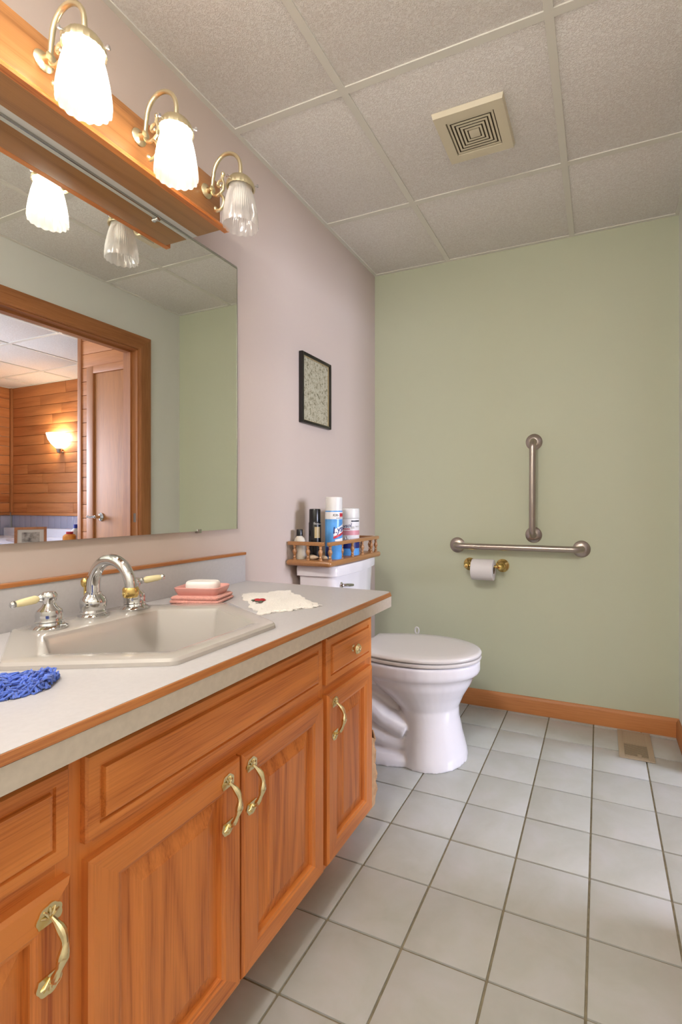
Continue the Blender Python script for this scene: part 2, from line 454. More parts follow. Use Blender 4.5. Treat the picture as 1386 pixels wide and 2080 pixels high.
for k in range(24):
    x0 = 2.5+k*.0985
    if x0 > TX1-.02: break
    for r in range(2):
        box('wall_tile', 'wall_tile_glaze', wf, x0+.0015, min(TX1-.006, x0+.097), TY1+.004, TY1+.014, .915-.15*(r+1)+.0015, .915-.15*r-.0015, .001)
box('tile_bed', 'white_grout', wf, 2.5, TX1, TY1+.007, TY1+.012, .5, .915)
ww = MB(); wy0, wy1, wz0, wz1 = WINY-WINW/2, WINY+WINW/2, WINZ-WINH/2, WINZ+WINH/2
ww.box(TX1+.012, TX1+.1, YF, wy0, 0, H+.05); ww.box(TX1+.012, TX1+.1, wy1, TY1+.1, 0, H+.05)
ww.box(TX1+.012, TX1+.1, wy0, wy1, 0, wz0); ww.box(TX1+.012, TX1+.1, wy0, wy1, wz1, H+.05)
wwo = struct(ww.build('wall_window', 'wall_right_paint'))
plank_rows(wwo, 'y', wy1+.1, TY1-.018, TX1, TX1+.014, .945, 2.30, m='plank_y')
box('rail_trim', 'oak_trim_y', wwo, TX1-.012, TX1+.012, wy1+.1, TY1-.018, .915, .945, .004)
for k in range(9):
    y1 = TY1-.006-k*.0985
    for r in range(2): box('wall_tile', 'wall_tile_glaze', wwo, TX1+.002, TX1+.012, y1-.097, y1-.0015, .915-.15*(r+1)+.0015, .915-.15*r-.0015, .001)
win = struct(box('window_1', 'window_glass', None, TX1+.05, TX1+.054, wy0, wy1, wz0, wz1))
for a in ((wy0, wy0+.05, wz0, wz1), (wy1-.05, wy1, wz0, wz1), (wy0+.05, wy1-.05, wz0, wz0+.05), (wy0+.05, wy1-.05, wz1-.05, wz1), (WINY-.02, WINY+.02, wz0+.05, wz1-.05)):
    box('window_frame', 'oak_trim_z', win, TX1+.03, TX1+.08, *a)
# closet wall (same plane as the green wall), its door and corner post
DXC0, DXC1 = 1.64, 2.331
wc = struct(box('wall_closet', 'dark_void', None, TXA, 2.5, D+.012, TY1+.1, 0, H+.05))
plank_rows(wc, 'x', TXA, 2.48, D, D+.014, 0, 2.30, cut=(DXC0-.07, DXC1+.07, 0, 2.059))
box('corner_post', 'oak_trim_z', wc, 2.475, 2.515, D-.008, D+.03, 0, 2.30, .003)
dr = struct(box('door_2', 'flush_door_wood', None, DXC0+.003, DXC1-.003, D-.004, D+.011, .01, 2.004, .001))
box('casing', 'oak_trim_z', dr, DXC1, DXC1+.07, D-.016, D+.011, 0, 2.060, .004)
box('casing', 'oak_trim_z', dr, DXC0-.034, DXC0, D-.016, D+.011, 0, 2.060, .004)
box('casing', 'oak_trim_x', dr, DXC0, DXC1, D-.016, D+.011, 2.006, 2.060, .004)
hx, hz = 2.256, .938
hnd = MB().lathe([(.0, 0), (.031, 0), (.031, -.006), (.022, -.012), (.012, -.016), (.011, -.05), (0, -.052)], (hx, D-.004, hz), 'y', 20).build('handle', 'chrome', dr)
MB().tube([(hx, D-.05, hz), (hx+.02, D-.054, hz+.002), (hx+.055, D-.052, hz-.004), (hx+.085, D-.05, hz+.004)], [.010, .009, .008, .009]).build('lever', 'chrome', hnd)
# wall sconce
sx_, sy_, sz_ = 3.945, TY1, 1.70
sc = thing('wall_sconce', (sx_, sy_, sz_), 'glowing white bowl wall sconce on orange plank wall, seen in mirror', 'lamp')
prof = [(.02, -.10), (.05, -.09), (.09, -.05), (.12, .0), (.135, .055)]
m = MB(); rings = []
for r, h in prof: rings.append([(sx_+r*math.cos(PI+PI*k/16), sy_-.012+r*.95*math.sin(PI+PI*k/16), sz_+h) for k in range(17)])
m.loft(rings, True, False, closed=False); m.build('shade', 'ribbed_glass', sc)
MB().sphere((sx_, sy_-.065, sz_-.0), .03, 12, (1, 1, 1.3)).build('bulb', 'sconce_lit', sc)
MB().lathe([(.0, -.04), (.02, -.03), (.028, 0), (.03, .012), (.0, .012)], (sx_, sy_-.03, sz_-.11), 'z', 16).build('finial', 'steel', sc)
MB().tube([(sx_, sy_-.03, sz_-.12), (sx_-.01, sy_-.02, sz_-.135), (sx_-.02, sy_, sz_-.13)], .008).build('bracket', 'steel', sc)
# bath tub deck and what stands on it
DZK = .70
tub = thing('bathtub', (3.4, 2.9, 0), 'white corner bathtub with wide deck below wooden plank wall, seen in mirror', 'bathtub')
deck = [(2.52, TY1-.004), (2.52, 2.16), (2.72, 2.16), (4.10, 2.72), (4.76, 3.0), (TX1-.02, 3.05), (TX1-.02, TY1-.004)]
deck = deck[::-1]
oval = [(3.55+.62*math.cos(2*PI*k/40)+.0, 2.86+.25*math.sin(2*PI*k/40)+.13*math.cos(2*PI*k/40)) for k in range(40)]
bm = bmesh.new()
for lp in (deck, oval):
    vv = [bm.verts.new((x, y, DZK)) for x, y in lp]
    for i in range(len(vv)): bm.edges.new((vv[i], vv[(i+1) % len(vv)]))
bmesh.ops.triangle_fill(bm, use_beauty=True, edges=bm.edges[:])
m = MB(); m.bm(bm)
c0 = (3.55, 2.86)
rings = [[(c0[0]+(x-c0[0])*s, c0[1]+(y-c0[1])*s, z) for x, y in oval] for s, z in ((1, DZK), (.97, DZK-.01), (.92, DZK-.15), (.82, DZK-.36), (.6, DZK-.40))]
m.loft(rings, False, True)
m.build('deck', 'tub_acrylic', tub)
m = MB(); rg = [z3(deck, DZK-.0005), z3(deck, 0)]; m.loft(rg, False, True); m.build('apron', 'wall_tile_glaze', tub)
box('back_ledge', 'tub_acrylic', tub, 2.53, TX1-.02, TY1-.09, TY1-.004, DZK-.02, .785, .012)
# photo frame leaning on the deck
pf = thing('photo_frame', (2.85, 2.36, DZK), 'small wooden frame with old photo on tub deck, seen in mirror', 'picture frame')
m4 = Matrix.Translation((2.87, 2.34, DZK+.0035)) @ Matrix.Rotation(math.radians(-58), 4, 'Z') @ Matrix.Rotation(math.radians(-14), 4, 'X')
fw, fh, ft = .20, .155, .018
def pfb(name, mt, *a):
    return MB().box(*a).xf(m4).build(name, mt, pf)
pfb('frame_side', 'oak_trim_z', -fw/2, -fw/2+ft, -.008, .008, 0, fh); pfb('frame_side', 'oak_trim_z', fw/2-ft, fw/2, -.008, .008, 0, fh)
pfb('frame_side', 'oak_trim_z', -fw/2+ft, fw/2-ft, -.008, .008, 0, ft); pfb('frame_side', 'oak_trim_z', -fw/2+ft, fw/2-ft, -.008, .008, fh-ft, fh)
pfb('mount', 'cream_plastic', -fw/2+ft, fw/2-ft, 0, .006, ft, fh-ft)
pfb('photo', 'old_photo', -.055, .055, -.002, 0, .04, .115)
def bottle(name, x, y, z, prof, m, label, cap=None, capm=None, cat='bottle', n=20):
    t = thing(name, (x, y, z), label, cat)
    MB().lathe(prof, (x, y, z), 'z', n).build('body', m, t)
    if cap: MB().lathe(cap, (x, y, z), 'z', n).build('cap', capm, t)
    return t
bottle('bottle', 2.66, 2.50, DZK, [(0, 0), (.045, 0), (.048, .02), (.046, .085), (.03, .1), (0, .1)], 'orange_plastic',
       'short orange jar with red lid on tub deck, seen in mirror', [(0, .1), (.024, .1), (.024, .118), (0, .118)], 'red_print')
bottle('bottle', 2.74, 2.60, DZK, [(0, 0), (.03, 0), (.03, .12), (.015, .14), (0, .14)], 'white_plastic',
       'white bottle with blue cap on tub deck, seen in mirror', [(0, .14), (.014, .14), (.014, .17), (0, .172)], 'blue_cap')

# ================================================================== VANITY
XF, XD = .517, .535           # face frame front, door front
Y0, Y1 = .135, 1.345
van = thing('vanity_cabinet', (.27, .74, 0), 'oak vanity cabinet with raised panel doors and brass pulls under the sink', 'cabinet')
body = MB()
body.box(.004, XF-.02, Y0, Y0+.016, .10, .716); body.box(.004, XF-.02, Y1-.016, Y1, .10, .716)
body.box(.004, XF-.02, Y0+.016, Y1-.016, .10, .116); body.box(.004, .014, Y0+.016, Y1-.016, .116, .716)
body.build('carcass', 'oak_v', van)
box('toe_kick', 'oak_h', van, .02, .44, Y0+.01, Y1-.01, 0.0, .10)
# face frame
for y0, y1 in ((Y0, Y0+.045), (.405, .455), (1.035, 1.068), (Y1-.045, Y1)):
    box('stile', 'oak_v', van, XF-.02, XF, y0, y1, .10, .716)
for y0, y1 in ((Y0+.045, .405), (.455, 1.035), (1.068, Y1-.045)):
    for z0, z1 in ((.10, .135), (.538, .585), (.676, .716)):
        box('rail', 'oak_h', van, XF-.02, XF, y0, y1, z0, z1)
def pull(parent, y, zt, zb, x):
    zc = (zt+zb)/2; L_ = (zt-zb)/2
    m = MB(); pts = []; rr = []
    for i in range(17):
        t = -1+2*i/16; z = zc+t*(L_-.012)
        out = .006+.022*(1-abs(t)**2.2); pts.append((x+out, y+.004*math.sin(t*3.0), z)); rr.append(.0036+.0022*(1-abs(t)**1.5)+.0012*math.cos(t*3*PI))
    m.tube(pts, rr, 10)
    p = m.build('pull', 'light_brass', parent)
    for s, ze in ((1, zt-.012), (-1, zb+.012)):
        f = MB(); n = 7; out = []
        ring = []
        for k in range(29):   # scalloped fan plate
            a = math.radians(-35+250*k/28)
            r = .0145*(1+.10*abs(math.sin(a*3.6)))
            ring.append((r*math.cos(a), s*r*math.sin(a)))
        f.prism([(y+u, ze+v) for u, v in ring], 'x', x-.0005, x+.003)
        for k in range(5):
            a = math.radians(20+140*k/4)
            f.tube([(x+.0035, y, ze-s*.004), (x+.0042, y+.007*math.cos(a), ze+s*.007*math.sin(a)), (x+.003, y+.0115*math.cos(a), ze+s*.0115*math.sin(a))], [.001, .002, .0012], 6)
        f.build('fan_plate', 'light_brass', p)
    return p
def raised_panel(y0, y1, z0, z1):
    m = MB(); e = .030
    A = [(XF+.004, y0-.004, z0-.004), (XF+.004, y1+.004, z0-.004), (XF+.004, y1+.004, z1+.004), (XF+.004, y0-.004, z1+.004)]
    B = [(XF+.005, y0, z0), (XF+.005, y1, z0), (XF+.005, y1, z1), (XF+.005, y0, z1)]
    C = [(XF+.0125, y0+e, z0+e), (XF+.0125, y1-e, z0+e), (XF+.0125, y1-e, z1-e), (XF+.0125, y0+e, z1-e)]
    E_ = [(XF+.0145, y0+e+.002, z0+e+.002), (XF+.0145, y1-e-.002, z0+e+.002), (XF+.0145, y1-e-.002, z1-e-.002), (XF+.0145, y0+e+.002, z1-e-.002)]
    return m.loft([A, B, C, E_], True, True)
def cab_door(y0, y1, z0, z1, pull_y, sw=.052):
    d = MB(); 
    # the stiles and rails have a moulded inner edge
    dd = raised_panel(y0+sw, y1-sw, z0+sw, z1-sw).build('door', 'oak_v', van, loc=((XF+XD)/2, (y0+y1)/2, (z0+z1)/2), ang=8)
    def piece(name, m, poly):   # poly outer->inner strip in (y,z), 4 pts outer0,outer1,inner1,inner0
        o0, o1, i1, i0 = [Vector(p) for p in poly]
        def lerp(a, b, t): return a+(b-a)*t
        rows = [(0, XF), (0, XD-.005), (.10, XD), (.80, XD), (.86, XD-.003), (.94, XD-.004), (1.0, XF+.004), (1.0, XF)]
        r0 = [(x, *lerp(o0, i0, t)) for t, x in rows]; r1 = [(x, *lerp(o1, i1, t)) for t, x in rows]
        MB().loft([r0, r1]).build(name, m, dd, loc=((XF+XD)/2, (y0+y1)/2, (z0+z1)/2), ang=12)
    g = .0002
    piece('stile', 'oak_v', [(y0, z0), (y0, z1), (y0+sw, z1-sw), (y0+sw, z0+sw)])
    piece('stile', 'oak_v', [(y1, z0), (y1, z1), (y1-sw, z1-sw), (y1-sw, z0+sw)])
    piece('rail', 'oak_h', [(y0, z0), (y1, z0), (y1-sw, z0+sw), (y0+sw, z0+sw)])
    piece('rail', 'oak_h', [(y0, z1), (y1, z1), (y1-sw, z1-sw), (y0+sw, z1-sw)])
    pull(dd, pull_y, .532, .428, XD)
    return dd
def drawer_front(name, y0, y1, z0, z1):
    m = MB()
    def R(x, e): return [(x, y0+e, z0+e), (x, y1-e, z0+e), (x, y1-e, z1-e), (x, y0+e, z1-e)]
    m.loft([R(XF, 0), R(XD-.008, 0), R(XD-.004, .003), R(XD-.004, .018), R(XD-.008, .0195), R(XD-.008, .023), R(XD-.001, .025), R(XD, .028)])
    return m.build(name, 'oak_h', van, loc=((XF+XD)/2, (y0+y1)/2, (z0+z1)/2), ang=8)
dL = drawer_front('drawer', .172, .416, .572, .690)
fF = drawer_front('false_drawer', .438, 1.038, .572, .690)
dR = drawer_front('drawer', 1.060, 1.318, .572, .690)
cab_door(.172, .416, .118, .548, .386)
cab_door(.440, .738, .118, .548, .699)
cab_door(.743, 1.040, .118, .548, .765)
cab_door(1.060, 1.318, .118, .548, 1.090)
def knob(y, z, parent):
    k = MB().lathe([(0, .022), (.006, .0215), (.012, .018), (.0145, .014), (.0135, .010), (.007, .008), (.006, .003), (.009, 0), (0, 0)], (XD, y, z), 'x', 20).build('knob', 'light_brass', parent)
    m = MB()
    for i in range(8):
        a = 2*PI*i/8
        m.sphere((XD+.0185, y+.0085*math.cos(a), z+.0085*math.sin(a)), .0026, 8)
    m.sphere((XD+.0215, y, z), .003, 8); m.build('knob_relief', 'light_brass', k)
knob(1.194, .631, dR); knob(.294, .631, dL)

# ---- countertop with sink cut-out
SCY = .738
def sinkpoly(fx, fw_, mx_, mw, bx_, bw): return [(fx, SCY-fw_), (fx, SCY+fw_), (mx_, SCY+mw), (bx_, SCY+bw), (bx_, SCY-bw), (mx_, SCY-mw)]
CT0, CT1, CZ = .105, 1.378, .76
top_out = rpoly([(.002, CT0), (.570, CT0), (.570, CT1), (.002, CT1)], [.001, .001, .02, .001], 4)
hole = rpoly(sinkpoly(.49, .125, .27, .24, .07, .115), .03, 3)
ct = thing('countertop', (.28, .74, .72), 'pale speckled laminate countertop with oak edge strip and short backsplash', 'countertop')
bm = bmesh.new()
for lp in (top_out, hole):
    vv = [bm.verts.new((x, y, CZ)) for x, y in lp]
    for i in range(len(vv)): bm.edges.new((vv[i], vv[(i+1) % len(vv)]))
bmesh.ops.triangle_fill(bm, use_beauty=True, edges=bm.edges[:])
m = MB(); m.bm(bm)
m.loft([z3(top_out, CZ), z3(top_out, CZ-.042)], False, False); m.loft([z3(hole, CZ), z3(hole, CZ-.042)], False, False)
m.build('top', 'laminate', ct, ang=30)
def edge_loft(name, mt, prof):
    """sweep (offset outwards, z) profile along front edge and round the right-hand corner"""
    path = [((.570, CT0), (1, 0)), ((.570, CT1-.02), (1, 0))]
    for k in range(1, 7):
        a = math.radians(90*k/6); path.append(((.550+.02*math.cos(a), CT1-.02+.02*math.sin(a)), (math.cos(a), math.sin(a))))
    path.append(((.004, CT1), (0, 1)))
    MB().loft([[(p[0]+n[0]*o_, p[1]+n[1]*o_, z) for o_, z in prof] for p, n in path]).build(name, mt, ct, ang=25)
edge_loft('edge_strip', 'strip_wood', [(0, CZ-.0005), (.003, CZ-.0005), (.0075, CZ-.011), (.0, CZ-.011)])
edge_loft('edge_band', 'laminate_edge', [(0, CZ-.0118), (.0065, CZ-.0118), (.0065, CZ-.043), (0, CZ-.043)])
bs = box('backsplash', 'laminate', ct, .002, .020, CT0, 1.364, CZ+.0002, .853, .001)
box('backsplash_cap', 'strip_wood', bs, .002, .0225, CT0, 1.366, .853, .862, .001)

# ---- sink
sk = thing('sink', (.27, SCY, CZ), 'bone coloured six-sided drop-in sink set into the countertop', 'sink')
n_ = 6
O1 = sinkpoly(.515, .137, .27, .268, .045, .125); I1 = sinkpoly(.470, .103, .29, .197, .168, .133)
def off(poly, f):
    cx = sum(p[0] for p in poly)/6; cy = SCY
    return [(cx+(x-cx)*f, cy+(y-cy)*f) for x, y in poly]
m = MB()
m.loft([z3(rpoly(O1, .02, n_), CZ+.0003), z3(rpoly(off(O1, .998), .02, n_), CZ+.007), z3(rpoly(off(O1, .985), .02, n_), CZ+.012), z3(rpoly(off(O1, .97), .02, n_), CZ+.013),
        z3(rpoly(off(I1, 1.05), .012, n_), CZ+.0125), z3(rpoly(off(I1, 1.015), .012, n_), CZ+.0105), z3(rpoly(off(I1, .995), .012, n_), CZ+.003),
        z3(rpoly(off(I1, .94), .016, n_), CZ-.06), z3(rpoly(off(I1, .85), .035, n_), CZ-.115), z3(rpoly(off(I1, .72), .04, n_), CZ-.135), z3(rpoly(off(I1, .2), .01, n_), CZ-.142)], False, True)
m.build('basin', 'sink_glaze', sk, ang=24)
MB().lathe([(0, .004), (.022, .004), (.028, .002), (.03, 0), (0, 0)], (.305, SCY, CZ-.1415), 'z', 24).build('drain', 'chrome', sk)

# ---- faucet
ZD = CZ+.0128
fc = thing('faucet', (.11, .75, ZD), 'chrome gooseneck faucet with brass ring and two lever handles', 'faucet')
fx, fy = .100, .752
sp = MB().lathe([(0, 0), (.030, 0), (.031, .004), (.028, .007), (.0255, .009), (.027, .013), (.024, .017), (.0265, .024), (.0275, .034), (.025, .043), (.019, .049), (.0165, .052), (.0165, .056), (0, .058)], (fx, fy, ZD), 'z', 28).build('spout_base', 'chrome', fc)
pts = [(fx, fy, ZD+.05), (fx, fy, ZD+.065)]+[(fx+.06-.06*math.cos(math.radians(a)), fy, .845+.06*math.sin(math.radians(a))) for a in range(0, 181, 9)]
MB().tube(pts, [.0135]*2+[.0135-.0015*i/20 for i in range(21)], 18).build('spout', 'chrome', fc)
MB().lathe([(0, .010), (.0145, .010), (.0165, .006), (.0165, -.006), (.015, -.010), (.0135, -.012), (.0125, -.012), (.0115, -.009), (0, -.009)], (fx+.12, fy, .838), 'z', 24).build('aerator_ring', 'brass', fc)
rod = MB().tube([(fx-.035, fy+.005, ZD), (fx-.035, fy+.005, .845)], .003, 8).build('lift_rod', 'brass', fc)
MB().lathe([(0, 0), (.006, 0), (.009, .006), (.009, .014), (.005, .02), (0, .021)], (fx-.035, fy+.005, .838), 'z', 14).build('lift_knob', 'brass', rod)
def fhandle(x, y, ang, tilt):
    h = MB().lathe([(0, 0), (.032, 0), (.0335, .004), (.029, .008), (.025, .010), (.0235, .014), (.025, .017), (.0235, .021), (.0245, .028), (.0225, .038), (.014, .046), (.0105, .052), (.0125, .057), (.0145, .063), (.0145, .069), (.011, .075), (0, .077)], (x, y, ZD), 'z', 28).build('handle', 'chrome', fc)
    d = Vector((math.cos(ang), math.sin(ang), tilt)).normalized(); s0 = Vector((x, y, ZD+.066))
    MB().tube([s0+d*t for t in (.006, .012, .016, .02)], [.006, .0065, .0085, .006], 12).build('lever_collar', 'chrome', h)
    MB().tube([s0+d*t for t in (.02, .026, .038, .052, .060)], [.0055, .0085, .0082, .0075, .006], 12).build('lever', 'amber_acrylic', h)
    MB().tube([s0+d*t for t in (.0595, .064, .068, .070)], [.006, .0075, .0055, .001], 12).build('lever_tip', 'chrome', h)
fhandle(.117, .645, math.radians(-97), -.10)
fhandle(.113, .848, math.radians(62), .10)

# ---- things on the counter
ang = math.atan2(.046, .142)
def M_at(x, y, z, a): return Matrix.Translation((x, y, z)) @ Matrix.Rotation(a, 4, 'Z')
mm = M_at(.142, 1.040, CZ+.0006, ang)
m = MB()
def terry_layer(z0, z1, w_, d_, wob, seed):
    rnd = random.Random(seed); n = 48; base = rpoly([(-w_/2, -d_/2), (w_/2, -d_/2), (w_/2, d_/2), (-w_/2, d_/2)], .012, 11)
    rings = []
    for t, e in ((0, -.004), (.25, 0), (.6, .0005), (.9, -.003), (1, -.008)):
        rings.append([(x*(1+2*e/w_), y*(1+2*e/d_), z0+(z1-z0)*t+wob*(math.sin(x*60+seed)+math.cos(y*48+seed*2))*(t)) for x, y in base])
    return rings
m.loft(terry_layer(0, .0105, .138, .112, .0008, 1)); m.loft(terry_layer(.0095, .019, .134, .108, .0012, 4))
m.xf(mm); tw = m.build('washcloth', 'pink_terry'); tag(tw, 'folded salmon pink washcloth under the pink soap dish', 'washcloth')
mm2 = M_at(.142, 1.040, CZ+.0205, ang); m = MB()
def rr2(w_, d_, r): return rpoly([(-w_/2, -d_/2), (w_/2, -d_/2), (w_/2, d_/2), (-w_/2, d_/2)], r, 6)
m.loft([z3(rr2(.11, .075, .012), 0), z3(rr2(.123, .090, .016), .012), z3(rr2(.128, .095, .018), .0205), z3(rr2(.124, .091, .017), .022), z3(rr2(.116, .083, .014), .019), z3(rr2(.106, .073, .012), .010), z3(rr2(.05, .03, .005), .009)])
m.xf(mm2); tag(m.build('soap_dish', 'pink_ceramic', ang=50), 'glossy pink rectangular soap dish on the folded washcloth', 'soap dish')
mm3 = M_at(.142, 1.042, CZ+.0305, ang); m = MB(); rings = []
for i in range(11):
    t = -1+2*i/10; s = max(.05, (1-abs(t)**3))**.5
    rings.append([(x*(.86+.14*s), y*(.80+.20*s), .0125+.0125*t) for x, y in rpoly([(-.046, -.028), (.046, -.028), (.046, .028), (-.046, .028)], .024, 8)])
m.loft(rings); m.xf(mm3); tag(m.build('soap_bar', 'soap_white'), 'white rounded soap bar in the pink dish', 'soap')
# white cloth with red embroidered flower
A, B, C_, D_ = Vector((.180, 1.150)), Vector((.400, .955)), Vector((.487, 1.105)), Vector((.280, 1.258))
A, B, C_, D_ = [Vector((p.x, p.y)) for p in (A, B, C_, D_)]
NN = 30; top_v = {}; m = MB(); rnd = random.Random(3)
def cloth_pt(u, v):
    p = (A*(1-u)+B*u)*(1-v)+(D_*(1-u)+C_*u)*v
    z = CZ+.006+.003*math.sin(u*7+v*3)*math.sin(v*9+1)+.0015*math.sin(u*17+v*9)
    ed = min(u, v, 1-u, 1-v); z = CZ+.0015+(z-CZ-.0015)*min(1, ed*7+.25)
    p = p+Vector((.006*math.sin(v*17)+.004*math.sin(v*41), .006*math.sin(u*15+1)+.004*math.sin(u*37)))*(1 if ed < .1 else .3)
    return (p.x, p.y, max(z, CZ+.0012))
vs_ = [cloth_pt(i/NN, j/NN) for j in range(NN+1) for i in range(NN+1)]
fs = [(j*(NN+1)+i, j*(NN+1)+i+1, (j+1)*(NN+1)+i+1, (j+1)*(NN+1)+i) for j in range(NN) for i in range(NN)]
m.add(vs_, fs)
rim = [j*(NN+1) for j in range(0)]
border = [i for i in range(NN+1)]+[(j)*(NN+1)+NN for j in range(1, NN+1)]+[NN*(NN+1)+i for i in range(NN-1, -1, -1)]+[j*(NN+1) for j in range(NN-1, 0, -1)]
lo = [(vs_[i][0], vs_[i][1], CZ+.0004) for i in border]; k = len(m.v)
m.v += lo; nb = len(border)
for i in range(nb): m.f.append((border[i], border[(i+1) % nb], k+(i+1) % nb, k+i)); m.sm.append(True)
m.f.append(tuple(k+i for i in range(nb))); m.sm.append(True)
hc = m.build('hand_towel', 'white_terry', ang=70); tag(hc, 'crumpled white cloth with a red embroidered flower on the counter', 'cloth')
def motif(name, mt, u, v, pts):
    f = MB(); c = Vector(cloth_pt(u, v)); c.z += .0042
    for dx, dy, r in pts: f.sphere((c.x+dx, c.y+dy, c.z), r, 10, (1, 1, .28))
    f.build(name, mt, hc)
motif('embroidered_flower', 'red_thread', .50, .16, [(0, 0, .010), (.010, .006, .009), (-.008, .006, .009), (.002, .014, .008), (.012, -.006, .007)])
motif('embroidered_leaf', 'green_thread', .50, .16, [(.018, -.012, .006), (-.012, -.006, .006), (.008, -.016, .005)])
f = MB()
for i in range(46):   # fringe along front corner
    t = rnd.random(); p = Vector(cloth_pt(.97, t)); a = rnd.uniform(-.5, .9)
    f.tube([p, p+Vector((.006*math.cos(a), .004*math.sin(a), 0)), p+Vector((.013*math.cos(a), .008*math.sin(a), -.0005))], .0009, 5)
f.build('fringe', 'white_terry', hc)
# blue yarn scrubber
yb = MB(); rnd = random.Random(11)
cl = [(.300, .350), (.350, .398), (.395, .440), (.412, .470)]
def along(t):
    t = max(0, min(.999, t))*3; i = int(t); f_ = t-i
    return Vector(cl[i])*(1-f_)+Vector(cl[i+1])*f_
for i in range(420):
    t0 = rnd.uniform(-.02, .80); off_ = rnd.uniform(-1, 1); pts = []
    wdt = .058
    ln = rnd.uniform(.12, .3); ph = rnd.uniform(0, 6.28); zc = CZ+.003+.019*(1-off_**2)*rnd.uniform(.3, 1)
    for s in range(9):
        t = t0+ln*s/8; p = along(t); wloc_ = wdt*(1-.55*max(0, t))
        q = off_*wloc_+.006*math.sin(s*1.3+ph)
        pts.append((p.x+.66*q*1.0, p.y-.72*q, max(CZ+.0016, zc+.004*math.sin(s*1.1+ph*2)-(.006 if s in (0, 8) else 0))))
    yb.tube(pts, .0017, 5)
tag(yb.build('yarn_scrubber', 'blue_yarn'), 'fluffy blue yarn scrubber lying in front of the sink', 'scrubber')

# ================================================================== MIRROR + LIGHT BAR
MY0, MY1, MZ0, MZ1 = .15, 1.331, .945, 1.844
mi = thing('wall_mirror', (.003, .74, MZ0), 'large frameless bathroom mirror on the left wall above the backsplash', 'mirror')
box('glass', 'mirror_glass', mi, .001, .010, MY0, MY1, MZ0, MZ1)
box('edge_strip', 'silver_edge', mi, .001, .0105, MY1, MY1+.0035, MZ0, MZ1)
box('top_channel', 'silver_edge', mi, .001, .012, MY0, MY1, MZ1-.003, MZ1+.003)
for y in (.45, 1.16): box('mirror_clip', 'silver_edge', mi, .001, .013, y-.008, y+.008, MZ0-.006, MZ0+.006, .001)
for y in (.5, 1.0): MB().lathe([(0, .012), (.006, .011), (.007, .006), (.005, 0), (0, 0)], (.010, y, MZ1-.012), 'x', 14).build('mirror_button', 'chrome', mi)

